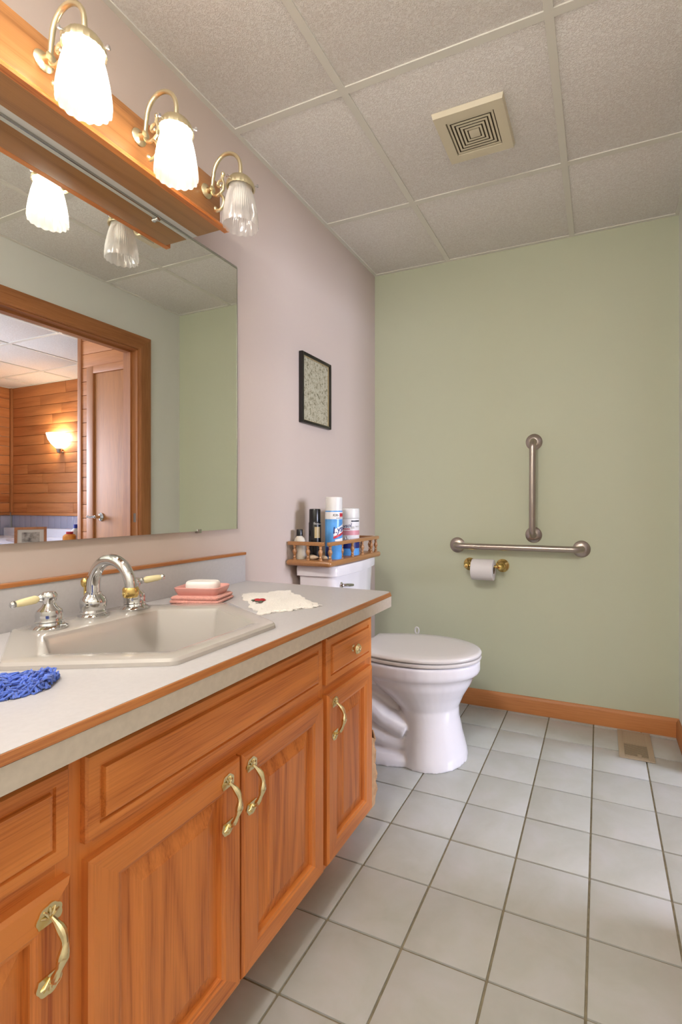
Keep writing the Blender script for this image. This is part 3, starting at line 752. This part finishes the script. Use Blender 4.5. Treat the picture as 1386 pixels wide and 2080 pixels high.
LB0, LB1 = .352, 1.132
LF = .120
vl = thing('vanity_light', (.06, .742, 1.9), 'oak vanity light bar with four brass gooseneck arms and ribbed glass shades', 'light fixture')
m = MB(); m.box(.032, LF, LB0, LB1, 1.846, 1.982, .0015); 
m.build('board', 'oak_light_h', vl)
box('mounting_strip', 'white_plastic', vl, 0, .032, LB0, LB1, 1.8465, 1.975)
def ogee(x, z, s): return [(x, z), (x+.018, z), (x+.020, z+.004), (x+.016, z+.009), (x+.009, z+.012), (x+.009, z+.016), (x+.004, z+.021), (x, z+.023)]
MB().prism([(LF-.0, z_) if False else (x_, z_) for x_, z_ in ogee(LF, 1.846, 1)], 'y', LB0-.018, LB1+.018).build('moulding', 'oak_h', vl)
def lamp(y, lit):
    zr = 1.928
    a = MB(); R_ = .046
    pts = [(LF+.022, y, zr), (LF+.026, y, zr+.03)]
    pts += [(.194+(.194-LF-.028)*-math.cos(math.radians(t))*1.0 if t < 90 else .194+.051*-math.cos(math.radians(t)), y, zr+.034+.052*math.sin(math.radians(t))) for t in range(0, 181, 10)]
    pts.append((.245, y, 1.938))
    arm = a.tube(pts, .0052, 12).build('arm', 'antique_brass', vl)
    MB().lathe([(0, 0), (.019, 0), (.020, .003), (.016, .007), (.009, .010), (.008, .022), (.010, .026), (0, .030)], (LF, y, zr), 'x', 20).build('rosette', 'antique_brass', arm)
    s = MB(); x0 = LF+.022    # cast scroll work hanging below the arm
    def sp(c, r0, r1, a0, a1, n=16):
        return [(c[0]+(r0+(r1-r0)*i/n)*math.cos(math.radians(a0+(a1-a0)*i/n)), y, c[1]+(r0+(r1-r0)*i/n)*math.sin(math.radians(a0+(a1-a0)*i/n))) for i in range(n+1)]
    s.tube([(x0, y, zr+.003)]+sp((x0+.020, zr-.004), .019, .018, 180, 300), .0042, 8)
    s.tube(sp((x0+.030, zr-.020), .0, .001, 0, 1, 1)[:1]+[(x0+.030, y, zr-.020), (x0+.042, y, zr-.012), (x0+.045, y, zr+.004), (x0+.038, y, zr+.020), (x0+.040, y, zr+.030)], .0040, 8)
    s.sphere((x0+.041, y, zr+.033), .0062, 10)
    s.tube([(x0+.038, y, zr+.016)]+sp((x0+.030, zr+.006), .011, .005, 60, 330), .0034, 8); s.sphere((x0+.033, y, zr+.002), .0052, 10)
    s.tube([(x0+.029, y, zr-.020)]+sp((x0+.022, zr-.046), .024, .021, 62, -75)+sp((x0+.018, zr-.058), .009, .005, -60, -230), .0042, 8)
    s.sphere((x0+.013, y, zr-.058), .006, 10)
    s.build('scroll', 'antique_brass', arm)
    hz_ = 1.908
    h = MB(); n = 48; prof = [(.007, .040), (.010, .036), (.018, .033), (.028, .026), (.036, .014), (.0385, .004), (.0385, 0), (.035, 0), (.030, .01), (.006, .03)]
    rings = []
    for r, z in prof: rings.append([(.245+r*(1+.018*((k % 2)*2-1))*math.cos(2*PI*k/n), y+r*(1+.018*((k % 2)*2-1))*math.sin(2*PI*k/n), hz_+z-.004) for k in range(n)])
    h.loft(rings).build('shade_holder', 'antique_brass', arm)
    for k in range(3):
        aa = math.radians(25+120*k); dx, dy = math.cos(aa), math.sin(aa)
        MB().tube([(.245+dx*r, y+dy*r, hz_+.004) for r in (.034, .044, .0445, .048, .0485)], [.002, .002, .0045, .0045, .001], 10).build('thumb_screw', 'chrome', arm)
    # ribbed tulip shade with scalloped foot
    sh = MB(); n = 96; rings = []
    prof = [(.028, 1.914), (.0305, 1.908), (.0305, 1.900), (.033, 1.890), (.0375, 1.873), (.0420, 1.850), (.0455, 1.828), (.0475, 1.814), (.0480, 1.806), (.0470, 1.799)]
    for i, (r, z) in enumerate(prof):
        ring = []
        for k in range(n):
            th = 2*PI*k/n; rib = .0015 if (k % 2 == 0) else -.0015
            
            sc_ = .0009*math.cos(16*th) if z < 1.818 else 0
            dz = -.0026*abs(math.cos(8*th)) if z < 1.807 else 0
            r_ = r+(rib if z > 1.825 and z < 1.899 else 0)+sc_
            ring.append((.245+r_*math.cos(th), y+r_*math.sin(th), z+dz))
        rings.append(ring)
    sh.loft(rings, False, False).build('shade', 'ribbed_glass', arm, ang=60)
    MB().lathe([(0, .025), (.012, .023), (.013, .005), (.017, -.005), (.022, -.018), (.023, -.030), (.018, -.044), (.009, -.051), (0, -.052)], (.245, y, 1.905), 'z', 16).build('bulb', 'bulb_lit' if lit else 'bulb_off', arm)
for y, lit in ((1.075, False), (.853, True), (.631, True), (.410, True)): lamp(y, lit)

# ================================================================== BACK WALL FITTINGS
def flange(c, parent):
    MB().lathe([(0, 0), (.040, 0), (.040, -.003), (.036, -.008), (.024, -.012), (.0195, -.014), (.0, -.014)], c, 'y', 28).build('flange', 'steel', parent)
def grab(a, b, label):
    a, b = Vector(a), Vector(b); d = (b-a).normalized(); off_ = .058; rb = .035
    t = thing('grab_bar', tuple((a+b)/2), label, 'grab bar')
    pts = [a+Vector((0, -.004, 0))]
    out = Vector((0, -1, 0))
    for k in range(9):
        th = math.radians(90*k/8); c = a+out*(off_-rb)+d*rb; pts.append(c-d*rb*math.cos(th)+out*rb*math.sin(th))
    for k in range(9):
        th = math.radians(90*k/8); c = b+out*(off_-rb)-d*rb; pts.append(c+d*rb*math.sin(th)+out*rb*math.cos(th))
    pts.append(b+Vector((0, -.004, 0)))
    MB().tube(pts, .0155, 18).build('bar', 'steel', t); flange(tuple(a), t); flange(tuple(b), t)
grab((.865, D, 1.336), (.863, D, .880), 'vertical brushed steel grab bar on the green wall')
grab((.478, D, .818), (1.083, D, .818), 'horizontal brushed steel grab bar on the green wall')
tp = thing('toilet_paper_holder', (.63, D, .72), 'polished brass toilet paper holder below the horizontal grab bar', 'paper holder')
for x, s in ((.545, 1), (.712, -1)):
    p = MB().lathe([(0, 0), (.033, 0), (.033, -.005), (.029, -.008), (.030, -.011), (.022, -.018), (.013, -.024), (.010, -.03), (.010, -.056), (.014, -.062), (.014, -.078), (.010, -.084), (0, -.086)], (x, D, .722), 'y', 24).build('post', 'brass', tp)
    MB().lathe([(0, 0), (.009, 0), (.009, .02*s), (0, .02*s)], (x, D-.070, .722), 'x', 14).build('cup', 'brass', p)
MB().tube([(.560, D-.07, .722), (.70, D-.07, .722)], .007, 12).build('roller', 'brass', tp)
tr_ = thing('toilet_paper_roll', (.63, D-.07, .668), 'white toilet paper roll on the brass holder', 'toilet paper')
MB().lathe([(.020, -.054), (.0505, -.054), (.052, -.052), (.052, .052), (.0505, .054), (.020, .054), (.020, -.054)], (.628, D-.070, .705), 'x', 40).build('paper', 'paper_roll', tr_)
MB().lathe([(.0185, -.0535), (.0198, -.0535), (.0198, .0535), (.0185, .0535), (.0185, -.0535)], (.628, D-.07, .705), 'x', 28).build('core', 'cardboard', tr_)
# picture on the left wall
pc = thing('picture_frame', (.008, 1.84, 1.52), 'narrow black framed sheet of small sketches hanging on the wall', 'picture')
py0, py1, pz0, pz1, pw = 1.721, 1.960, 1.374, 1.674, .013
for a in ((py0, py0+pw, pz0, pz1), (py1-pw, py1, pz0, pz1)): box('frame_side', 'black_frame', pc, 0, .019, *a, .003)
for a in ((py0+pw, py1-pw, pz0, pz0+pw), (py0+pw, py1-pw, pz1-pw, pz1)): box('frame_side', 'black_frame', pc, 0, .019, *a, .003)
box('inner_lip', 'gold_print', pc, .002, .0115, py0+pw, py0+pw+.003, pz0+pw, pz1-pw); box('inner_lip', 'gold_print', pc, .002, .0115, py1-pw-.003, py1-pw, pz0+pw, pz1-pw)
box('inner_lip', 'gold_print', pc, .002, .0115, py0+pw+.003, py1-pw-.003, pz1-pw-.003, pz1-pw); box('inner_lip', 'gold_print', pc, .002, .0115, py0+pw+.003, py1-pw-.003, pz0+pw, pz0+pw+.003)
box('sheet', 'sketch_print', pc, .002, .008, py0+pw+.003, py1-pw-.003, pz0+pw+.003, pz1-pw-.003)

# ---- ceiling exhaust grille
vx, vy, vh = .769, 1.637, .1175
ev = thing('exhaust_grille', (vx, vy, H-.014), 'square ivory exhaust fan grille on the ceiling', 'vent')
def ring_sq(name, mt, ro, ri, z0, z1, bev=0):
    m = MB()
    def sq(r, z): return [(vx-r, vy-r, z), (vx+r, vy-r, z), (vx+r, vy+r, z), (vx-r, vy+r, z)]
    m.loft([sq(ri, z1), sq(ro, z1), sq(ro-bev, z0), sq(ri, z0), sq(ri, z1)], False, False)
    return m.build(name, mt, ev, ang=15)
ring_sq('frame', 'vent_plastic', vh, .080, H-.014, H+.003, .004)
for k, r in enumerate((.0765, .0645, .0525, .0405, .0285)): ring_sq('louvre_ring', 'vent_plastic', r, r-.0070, H-.011, H-.0095, .0003)
box('centre_plate', 'vent_plastic', ev, vx-.0175, vx+.0175, vy-.0175, vy+.0175, H-.012, H-.0055, .002)
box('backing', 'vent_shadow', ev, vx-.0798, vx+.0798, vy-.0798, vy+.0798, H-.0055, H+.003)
# ---- round ceiling light behind the camera
dl = thing('ceiling_light', (.72, -.2, H), 'round frosted dome light on the ceiling behind the camera', 'light fixture')
MB().lathe([(0, 0), (.175, 0), (.175, -.022), (.168, -.026), (0, -.026)], (.72, -.2, H), 'z', 40).build('base', 'antique_brass', dl)
MB().lathe([(.16, -.0262), (.157, -.05), (.135, -.08), (.09, -.102), (.04, -.111), (0, -.112)], (.72, -.2, H), 'z', 40).build('dome', 'dome_lit', dl)
MB().lathe([(0, -.110), (.010, -.112), (.012, -.122), (.006, -.13), (0, -.131)], (.72, -.2, H), 'z', 14).build('finial', 'antique_brass', dl)
# ---- floor register
g = thing('floor_register', (1.30, 2.30, 0), 'tan metal floor register beside the baseboard', 'vent')
gx0, gx1, gy0, gy1, gz = 1.235, 1.367, 2.180, 2.440, .006
for a in ((gx0, gx0+.022, gy0, gy1), (gx1-.022, gx1, gy0, gy1), (gx0+.022, gx1-.022, gy0, gy0+.022), (gx0+.022, gx1-.022, gy1-.022, gy1)):
    box('rim', 'register_paint', g, *a, .0008, gz, .0012)
box('duct_shade', 'dark_void', g, gx0+.02, gx1-.02, gy0+.02, gy1-.02, .0007, .0016)  # thin dark sheet; its colour stands in for the shade below the slats
n = 22
for k in range(n):
    yy = gy0+.026+(gy1-gy0-.052)*k/(n-1); mid = (gy0+gy1)/2
    hw_ = .0023 if yy < mid else .0045
    box('slat', 'register_paint', g, gx0+.022, gx1-.022, yy-hw_, yy+hw_, .0044, .0056)
box('damper_lever', 'register_paint', g, gx0+.068, gx0+.084, gy0+.018, gy0+.034, .004, .010, .002)

# ================================================================== TOILET
TB = Vector((0, 1.880, 0)); TROT = math.radians(4)
TM = Matrix.Translation(TB) @ Matrix.Rotation(TROT, 4, 'Z')
to = thing('toilet', (.4, 1.9, 0), 'white two-piece toilet with closed lid beside the vanity', 'toilet')
def egg(xb, xf, hw, z, n=44, e=2.3, mid=.45, nar=.0):
    xc = xb+(xf-xb)*mid; out = []
    for k in range(n):
        a = 2*PI*k/n; c_, s_ = math.cos(a), math.sin(a)
        ee = 2.0 if c_ > 0 else e
        u = math.copysign(abs(c_)**(2/ee), c_); v = math.copysign(abs(s_)**(2/ee), s_)
        x = xc+u*((xf-xc) if u > 0 else (xc-xb)); out.append((x, v*hw*(1-nar*max(0, -u)), z))
    return out
m = MB()
m.loft([egg(.40, .672, .165, 0), egg(.405, .668, .160, .03), egg(.41, .650, .138, .10), egg(.405, .636, .124, .17), egg(.385, .636, .122, .21), egg(.335, .655, .140, .255), egg(.27, .685, .166, .305),
        egg(.235, .695, .174, .330), egg(.215, .706, .181, .344), egg(.20, .718, .189, .352), egg(.195, .722, .191, .365), egg(.195, .722, .191, .395), egg(.20, .717, .187, .402)])
m.loft([egg(.13, .60, .165, 0, e=3), egg(.13, .60, .163, .025, e=3), egg(.15, .57, .150, .045, e=3), egg(.18, .54, .10, .055, e=3)])
m.loft([egg(.05, .40, .15, .30, e=3.5), egg(.04, .42, .17, .345, e=3.5), egg(.03, .42, .175, .400, e=3.5)])
m.loft([egg(.09, .45, .105, .02, e=3), egg(.08, .45, .095, .15, e=3), egg(.07, .45, .10, .25, e=3), egg(.06, .45, .13, .33, e=3)])
for s in (-1, 1):
    m.tube([(.14, s*.065, .33), (.20, s*.085, .29), (.27, s*.095, .225), (.35, s*.095, .165), (.44, s*.085, .125)], [.05, .052, .046, .044, .045], 14)
    m.tube([(.12, s*.06, .23), (.18, s*.075, .16), (.27, s*.085, .11), (.36, s*.085, .08), (.45, s*.08, .06)], [.05, .052, .048, .045, .045], 14)
m.xf(TM); bowl = m.build('bowl', 'porcelain', to, ang=60)
rm = bowl.modifiers.new('merge', 'REMESH'); rm.mode = 'VOXEL'; rm.voxel_size = .005; rm.use_smooth_shade = True
sm_ = bowl.modifiers.new('soften', 'SMOOTH'); sm_.factor = .6; sm_.iterations = 6
def lid_outline(xb, xf, hw, bw, z, s=0):
    pts = []; xc = .475
    for k in range(33):
        a = math.radians(-90+180*k/32); pts.append((xc+(xf-xc-s)*math.cos(a), (hw-s)*math.sin(a), z))
    for k in range(1, 8):
        t = k/8; pts.append((xc+(xb+s-xc)*t, (hw-s)+((bw-s)-(hw-s))*(t**2.0), z))
    pts.append((xb+s, (bw-s), z))
    for k in range(1, 6): pts.append((xb+s, (bw-s)*(1-2*k/6), z))
    pts.append((xb+s, -(bw-s), z))
    for k in range(7, 0, -1):
        t = k/8; pts.append((xc+(xb+s-xc)*t, -((hw-s)+((bw-s)-(hw-s))*(t**2.0)), z))
    return pts
lo = lambda z, s: lid_outline(.235, .727, .187, .135, z, s)
m = MB().loft([lo(.406, .008), lo(.4065, .003), lo(.412, 0), lo(.418, .002), lo(.4195, .008)]); m.xf(TM); m.build('seat', 'toilet_seat_plastic', to, ang=50)
m = MB().loft([lo(.4235, .009), lo(.4240, .003), lo(.430, .0), lo(.437, .003), lo(.4405, .012), lo(.4425, .05), lo(.4435, .11)]); m.xf(TM); m.build('lid', 'toilet_seat_plastic', to, ang=50)
for y in (-.075, .075):
    MB().box(.205, .245, y-.02, y+.02, .402, .428, .006).xf(TM).build('hinge', 'toilet_seat_plastic', to)
def tankring(z, w_, f, b=.02, bul=.02):
    pts = [(b, -w_), (f-.02, -w_)]
    out = rpoly([(b, -w_), (f, -w_), (f+bul*.7, -w_*.5), (f+bul, 0), (f+bul*.7, w_*.5), (f, w_), (b, w_)], [.012, .035, .3, .3, .3, .035, .012], 5)
    return z3(out, z)
m = MB().loft([tankring(.400, .175, .155), tankring(.43, .192, .165), tankring(.60, .206, .172), tankring(.738, .212, .178)]); m.xf(TM); m.build('tank', 'porcelain', to, ang=50)
m = MB().loft([tankring(.7385, .214, .180), tankring(.742, .222, .188, .012), tankring(.770, .224, .190, .012), tankring(.782, .220, .186, .014), tankring(.785, .210, .176, .02)]); m.xf(TM); m.build('tank_lid', 'porcelain', to, ang=50)
m = MB().lathe([(0, 0), (.014, 0), (.014, .008), (.010, .012), (0, .013)], (.176, -.155, .700), 'x', 18); m.tube([(.188, -.155, .700), (.198, -.14, .700), (.200, -.10, .694), (.199, -.075, .690)], [.006, .007, .007, .006], 10)
m.xf(TM); m.build('flush_lever', 'chrome', to)
# ---- spindle shelf on tank
SZ = .7856
sh = thing('tank_shelf', (.11, 1.86, SZ), 'wooden spindle gallery shelf resting on the toilet tank', 'shelf')
SX0, SX1, SY0, SY1 = .006, .208, 1.625, 2.100
m = MB(); op = rpoly([(SX0, SY0), (SX1, SY0), (SX1, SY1), (SX0, SY1)], [.002, .012, .012, .002], 4)
def inset(p, d): 
    cx, cy = (SX0+SX1)/2, (SY0+SY1)/2
    return [(cx+(x-cx)*(1-2*d/(SX1-SX0)), cy+(y-cy)*(1-2*d/(SY1-SY0))) for x, y in p]
m.loft([z3(inset(op, .004), SZ), z3(inset(op, .001), SZ+.004), z3(op, SZ+.011), z3(inset(op, .001), SZ+.018), z3(inset(op, .005), SZ+.022)]); m.build('base_board', 'shelf_wood', sh, ang=50)
ST = SZ+.022; RZ = .866
def spindle(x, y):
    h = RZ-ST
    prof = [(.0075, 0), (.0075, .10), (.005, .14), (.0068, .2), (.0045, .3), (.0075, .45), (.0095, .56), (.0075, .68), (.0045, .78), (.0065, .84), (.0055, .9), (.0075, 1)]
    MB().lathe([(0, 0)]+[(r, t*h) for r, t in prof]+[(0, h)], (x, y, ST), 'z', 12).build('spindle', 'shelf_wood', sh)
for x in (.035, .098, .155): spindle(x, SY0+.016); spindle(x, SY1-.016)
for y in (1.652, 1.745, 1.838, 1.931, 2.022, 2.072): spindle(SX1-.016, y)
def rail(x0, x1, y0, y1): box('gallery_rail', 'shelf_wood', sh, x0, x1, y0, y1, RZ, RZ+.015, .003)
rail(SX0, .172, SY0+.007, SY0+.025); rail(SX0, .172, SY1-.025, SY1-.007); rail(SX1-.025, SX1-.007, SY0+.016, SY1-.008)
# ---- text helper
def text_mesh(s, size, shear=0, extr=.0002, bold=0):
    cu = bpy.data.curves.new('t', 'FONT'); cu.body = s; cu.size = size; cu.shear = shear; cu.extrude = extr; cu.align_x = 'CENTER'; cu.align_y = 'CENTER'; cu.offset = bold; cu.resolution_u = 3
    o = bpy.data.objects.new('t', cu); COL.objects.link(o)
    dg = bpy.context.evaluated_depsgraph_get(); me = bpy.data.meshes.new_from_object(o.evaluated_get(dg))
    bpy.data.objects.remove(o); return me
def wrap_text(name, s, size, mt, parent, c, r, z, a_deg, shear=0, rot=0, bold=0):
    me = text_mesh(s, size, shear, bold=bold); vs_ = []
    cr, sr = math.cos(rot), math.sin(rot)
    for v in me.vertices:
        x, y = v.co.x*cr-v.co.y*sr, v.co.x*sr+v.co.y*cr
        a = math.radians(a_deg)+x/r; rr = r+.0004+v.co.z
        vs_.append((c[0]+rr*math.cos(a), c[1]+rr*math.sin(a), z+y))
    m = MB().add(vs_, [tuple(p.vertices) for p in me.polygons], False); bpy.data.meshes.remove(me)
    return m.build(name, mt, parent)
def patch(name, mt, parent, c, r, z0, z1, a0, a1, lift=.0003, skew=0, n=14):
    m = MB(); vs_ = []
    for zz, k in ((z0, 0), (z1, 1)):
        for i in range(n+1):
            a = math.radians(a0+(a1-a0)*i/n); sk_ = skew*(i/n)
            vs_.append((c[0]+(r+lift)*math.cos(a), c[1]+(r+lift)*math.sin(a), zz+sk_))
    m.add(vs_, [(i, i+1, n+2+i, n+1+i) for i in range(n)]); return m.build(name, mt, parent)
# lotion bottle
lb = thing('lotion_bottle', (.036, 1.672, ST), 'small white lotion bottle with black cap on the tank shelf', 'bottle')
m = MB(); rings = []
for w_, d_, z in ((.026, .017, 0), (.027, .018, .004), (.027, .018, .062), (.026, .017, .076), (.020, .014, .086), (.012, .011, .091), (.010, .010, .095)):
    rings.append([(.036+w_*math.cos(2*PI*k/28)*.93, 1.674+d_*math.sin(2*PI*k/28), ST+z) for k in range(28)])
m.loft(rings).build('body', 'cream_plastic', lb)
MB().lathe([(0, 0), (.0125, 0), (.0125, .024), (.0115, .026), (0, .026)], (.036, 1.674, ST+.094), 'z', 20).build('cap', 'black_plastic', lb)
wrap_text('lettering', 'OLAY', .011, 'black_print', lb, (.036, 1.674), .0225, ST+.062, -52)
# black hair spray
c = (.085, 1.712); hs = thing('hairspray_can', (*c, ST), 'tall black hairspray can with gold label on the tank shelf', 'spray can')
MB().lathe([(0, 0), (.0245, 0), (.0255, .003), (.0255, .145), (.0235, .150), (0, .152)], (*c, ST), 'z', 28).build('body', 'black_plastic', hs)
MB().lathe([(0, 0), (.0235, 0), (.0232, .050), (.0215, .054), (0, .055)], (*c, ST+.149), 'z', 28).build('cap', 'black_plastic', hs)
patch('gold_label', 'gold_print', hs, c, .0255, ST+.085, ST+.130, -62, -5)
wrap_text('lettering', 'TRESemmé', .0095, 'grey_print', hs, c, .0255, ST+.142, -22)
# disinfectant spray
c = (.160, 1.736); ds = thing('disinfectant_spray', (*c, ST), 'tall blue and white disinfectant spray can on the tank shelf', 'spray can')
MB().lathe([(0, 0), (.034, 0), (.0355, .003), (.0355, .192), (.034, .196), (0, .197)], (*c, ST), 'z', 36).build('body', 'blue_print', ds)
MB().lathe([(0, 0), (.0345, 0), (.0345, .05), (.0335, .0545), (.031, .056), (0, .056)], (*c, ST+.196), 'z', 36).build('cap', 'white_plastic', ds)
patch('upper_band', 'white_print', ds, c, .0355, ST+.162, ST+.191, -175, 175, n=48)
patch('white_flash', 'white_print', ds, c, .0356, ST+.085, ST+.120, -62, 60, skew=.035, n=24)
patch('lower_field', 'white_print', ds, c, .0355, ST+.055, ST+.080, -52, 50, skew=.01, n=20)
patch('red_stripe', 'red_print', ds, c, .0358, ST+.082, ST+.092, -62, 50, skew=.028, n=20)
patch('navy_patch', 'navy_print', ds, c, .0355, ST+.012, ST+.05, -120, -85)
wrap_text('lettering', 'Lysol', .036, 'navy_print', ds, c, .0360, ST+.122, -12, shear=.3, rot=.22, bold=.0006)
wrap_text('lettering', 'Kills', .014, 'black_print', ds, c, .0362, ST+.178, -48, shear=.2)
patch('red_block', 'red_print', ds, c, .0358, ST+.171, ST+.186, -20, 20)
patch('small_print', 'black_print', ds, c, .0358, ST+.1655, ST+.1675, -45, 15)
# wipes canister
c = (.138, 1.905); wp = thing('wipes_canister', (*c, ST), 'wide white disinfecting wipes canister on the tank shelf', 'canister')
MB().lathe([(0, 0), (.045, 0), (.047, .003), (.047, .160), (0, .162)], (*c, ST), 'z', 40).build('body', 'white_print', wp)
MB().lathe([(0, 0), (.0475, 0), (.0478, .004), (.047, .036), (.045, .042), (.02, .046), (0, .046)], (*c, ST+.1615), 'z', 40).build('lid', 'white_plastic', wp)
patch('pink_band', 'pink_print', wp, c, .047, ST+.088, ST+.108, -150, 60, n=40)
patch('navy_band', 'navy_print', wp, c, .047, ST+.03, ST+.062, -150, 60, n=40)
patch('blue_band', 'blue_print', wp, c, .047, ST+.0, ST+.03, -150, 60, n=40)
wrap_text('lettering', 'Lysol', .024, 'navy_print', wp, c, .0474, ST+.128, -78, shear=.3, rot=.12)
patch('red_stripe', 'red_print', wp, c, .0474, ST+.113, ST+.117, -100, -55)
patch('small_print', 'black_print', wp, c, .0474, ST+.146, ST+.152, -48, 10)
patch('small_print', 'grey_print', wp, c, .0474, ST+.116, ST+.126, -50, -30)
patch('small_print', 'grey_print', wp, c, .0474, ST+.122, ST+.128, -22, 5)
m = MB()
for dx, dz, r in ((0, 0, .009), (.008, .004, .008), (-.006, .008, .007), (.003, .014, .006)):
    a = math.radians(-72)+dx/.047; m.sphere((c[0]+.0475*math.cos(a), c[1]+.0475*math.sin(a), ST+.064+dz), r, 10, (.35, .35, 1))
m.build('flower_print', 'white_print', wp)
# shells
def shell(x, y, a, s, label):
    m = MB(); n = 22; rings = []
    for i in range(14):
        t = i/13; r = s*(.10+.9*math.sin(PI*min(1, t*1.0+.02))**.7)*(.55+.45*(1-t)); xx = (t-.5)*s*3.2
        rings.append([(xx, r*math.cos(2*PI*k/n)*(1+.09*math.cos(i*2.6)), r*.8*math.sin(2*PI*k/n)*(1+.07*math.cos(k*2.2+i))+s*.62) for k in range(n)])
    m.loft(rings); m.xf(Matrix.Translation((x, y, ST)) @ Matrix.Rotation(a, 4, 'Z'))
    tag(m.build('seashell', 'shell', ang=60), label, 'seashell', None)
shell(.105, 1.664, .3, .016, 'pale whelk seashell behind the left rail of the tank shelf')
shell(.155, 1.672, -.5, .014, 'cream seashell in the front corner of the tank shelf')

# ---- paper bag between cabinet and toilet
m = MB(); rnd = random.Random(5); rings = []
for i in range(15):
    t = i/14; z = .235*t; ring = []
    base = rpoly([(.20, 1.395), (.452, 1.395), (.452, 1.535), (.20, 1.535)], .03, 8)
    for k, (x, y) in enumerate(base):
        wob = .010*math.sin(k*1.1+i*1.7)+.007*math.sin(k*2.3-i*2.1)
        amp = min(1, t*5)
        cx, cy = .34, 1.478
        f_ = 1+amp*wob*4 + .03*math.sin(t*5)
        ring.append((cx+(x-cx)*f_, cy+(y-cy)*(1+amp*wob*2.5), z+(.012*math.sin(k*.9) if i == 14 else 0)+.0008))
    rings.append(ring)
m.loft(rings, True, False)
inner = [[(.34+(x-.34)*.97, 1.478+(y-1.478)*.96, z) for x, y, z in r] for r in (rings[14], rings[8])]
m.loft([rings[14], inner[0], inner[1]], False, True)
tag(m.build('paper_bag', 'brown_paper', ang=25), 'crumpled brown paper bag on the floor between vanity and toilet', 'bag')
# ---- toilet brush behind the bowl
tb = thing('toilet_brush', (.30, 2.30, 0), 'toilet brush with white ring handle standing behind the toilet', 'toilet brush')
bx_, by_ = .305, 2.325
MB().lathe([(0, 0), (.052, 0), (.054, .01), (.045, .10), (.047, .13), (.042, .13), (.040, .02), (0, .02)], (bx_, by_, .0008), 'z', 24).build('holder', 'white_plastic', tb)
MB().tube([(bx_, by_, .022), (bx_, by_, .372)], .0065, 10).build('stem', 'green_plastic', tb)
pts = [(bx_+.010*math.cos(math.radians(a)), by_, .388+.016*math.sin(math.radians(a))) for a in range(-90, 271, 20)]
MB().tube(pts, .0045, 8).build('ring_handle', 'white_plastic', tb)
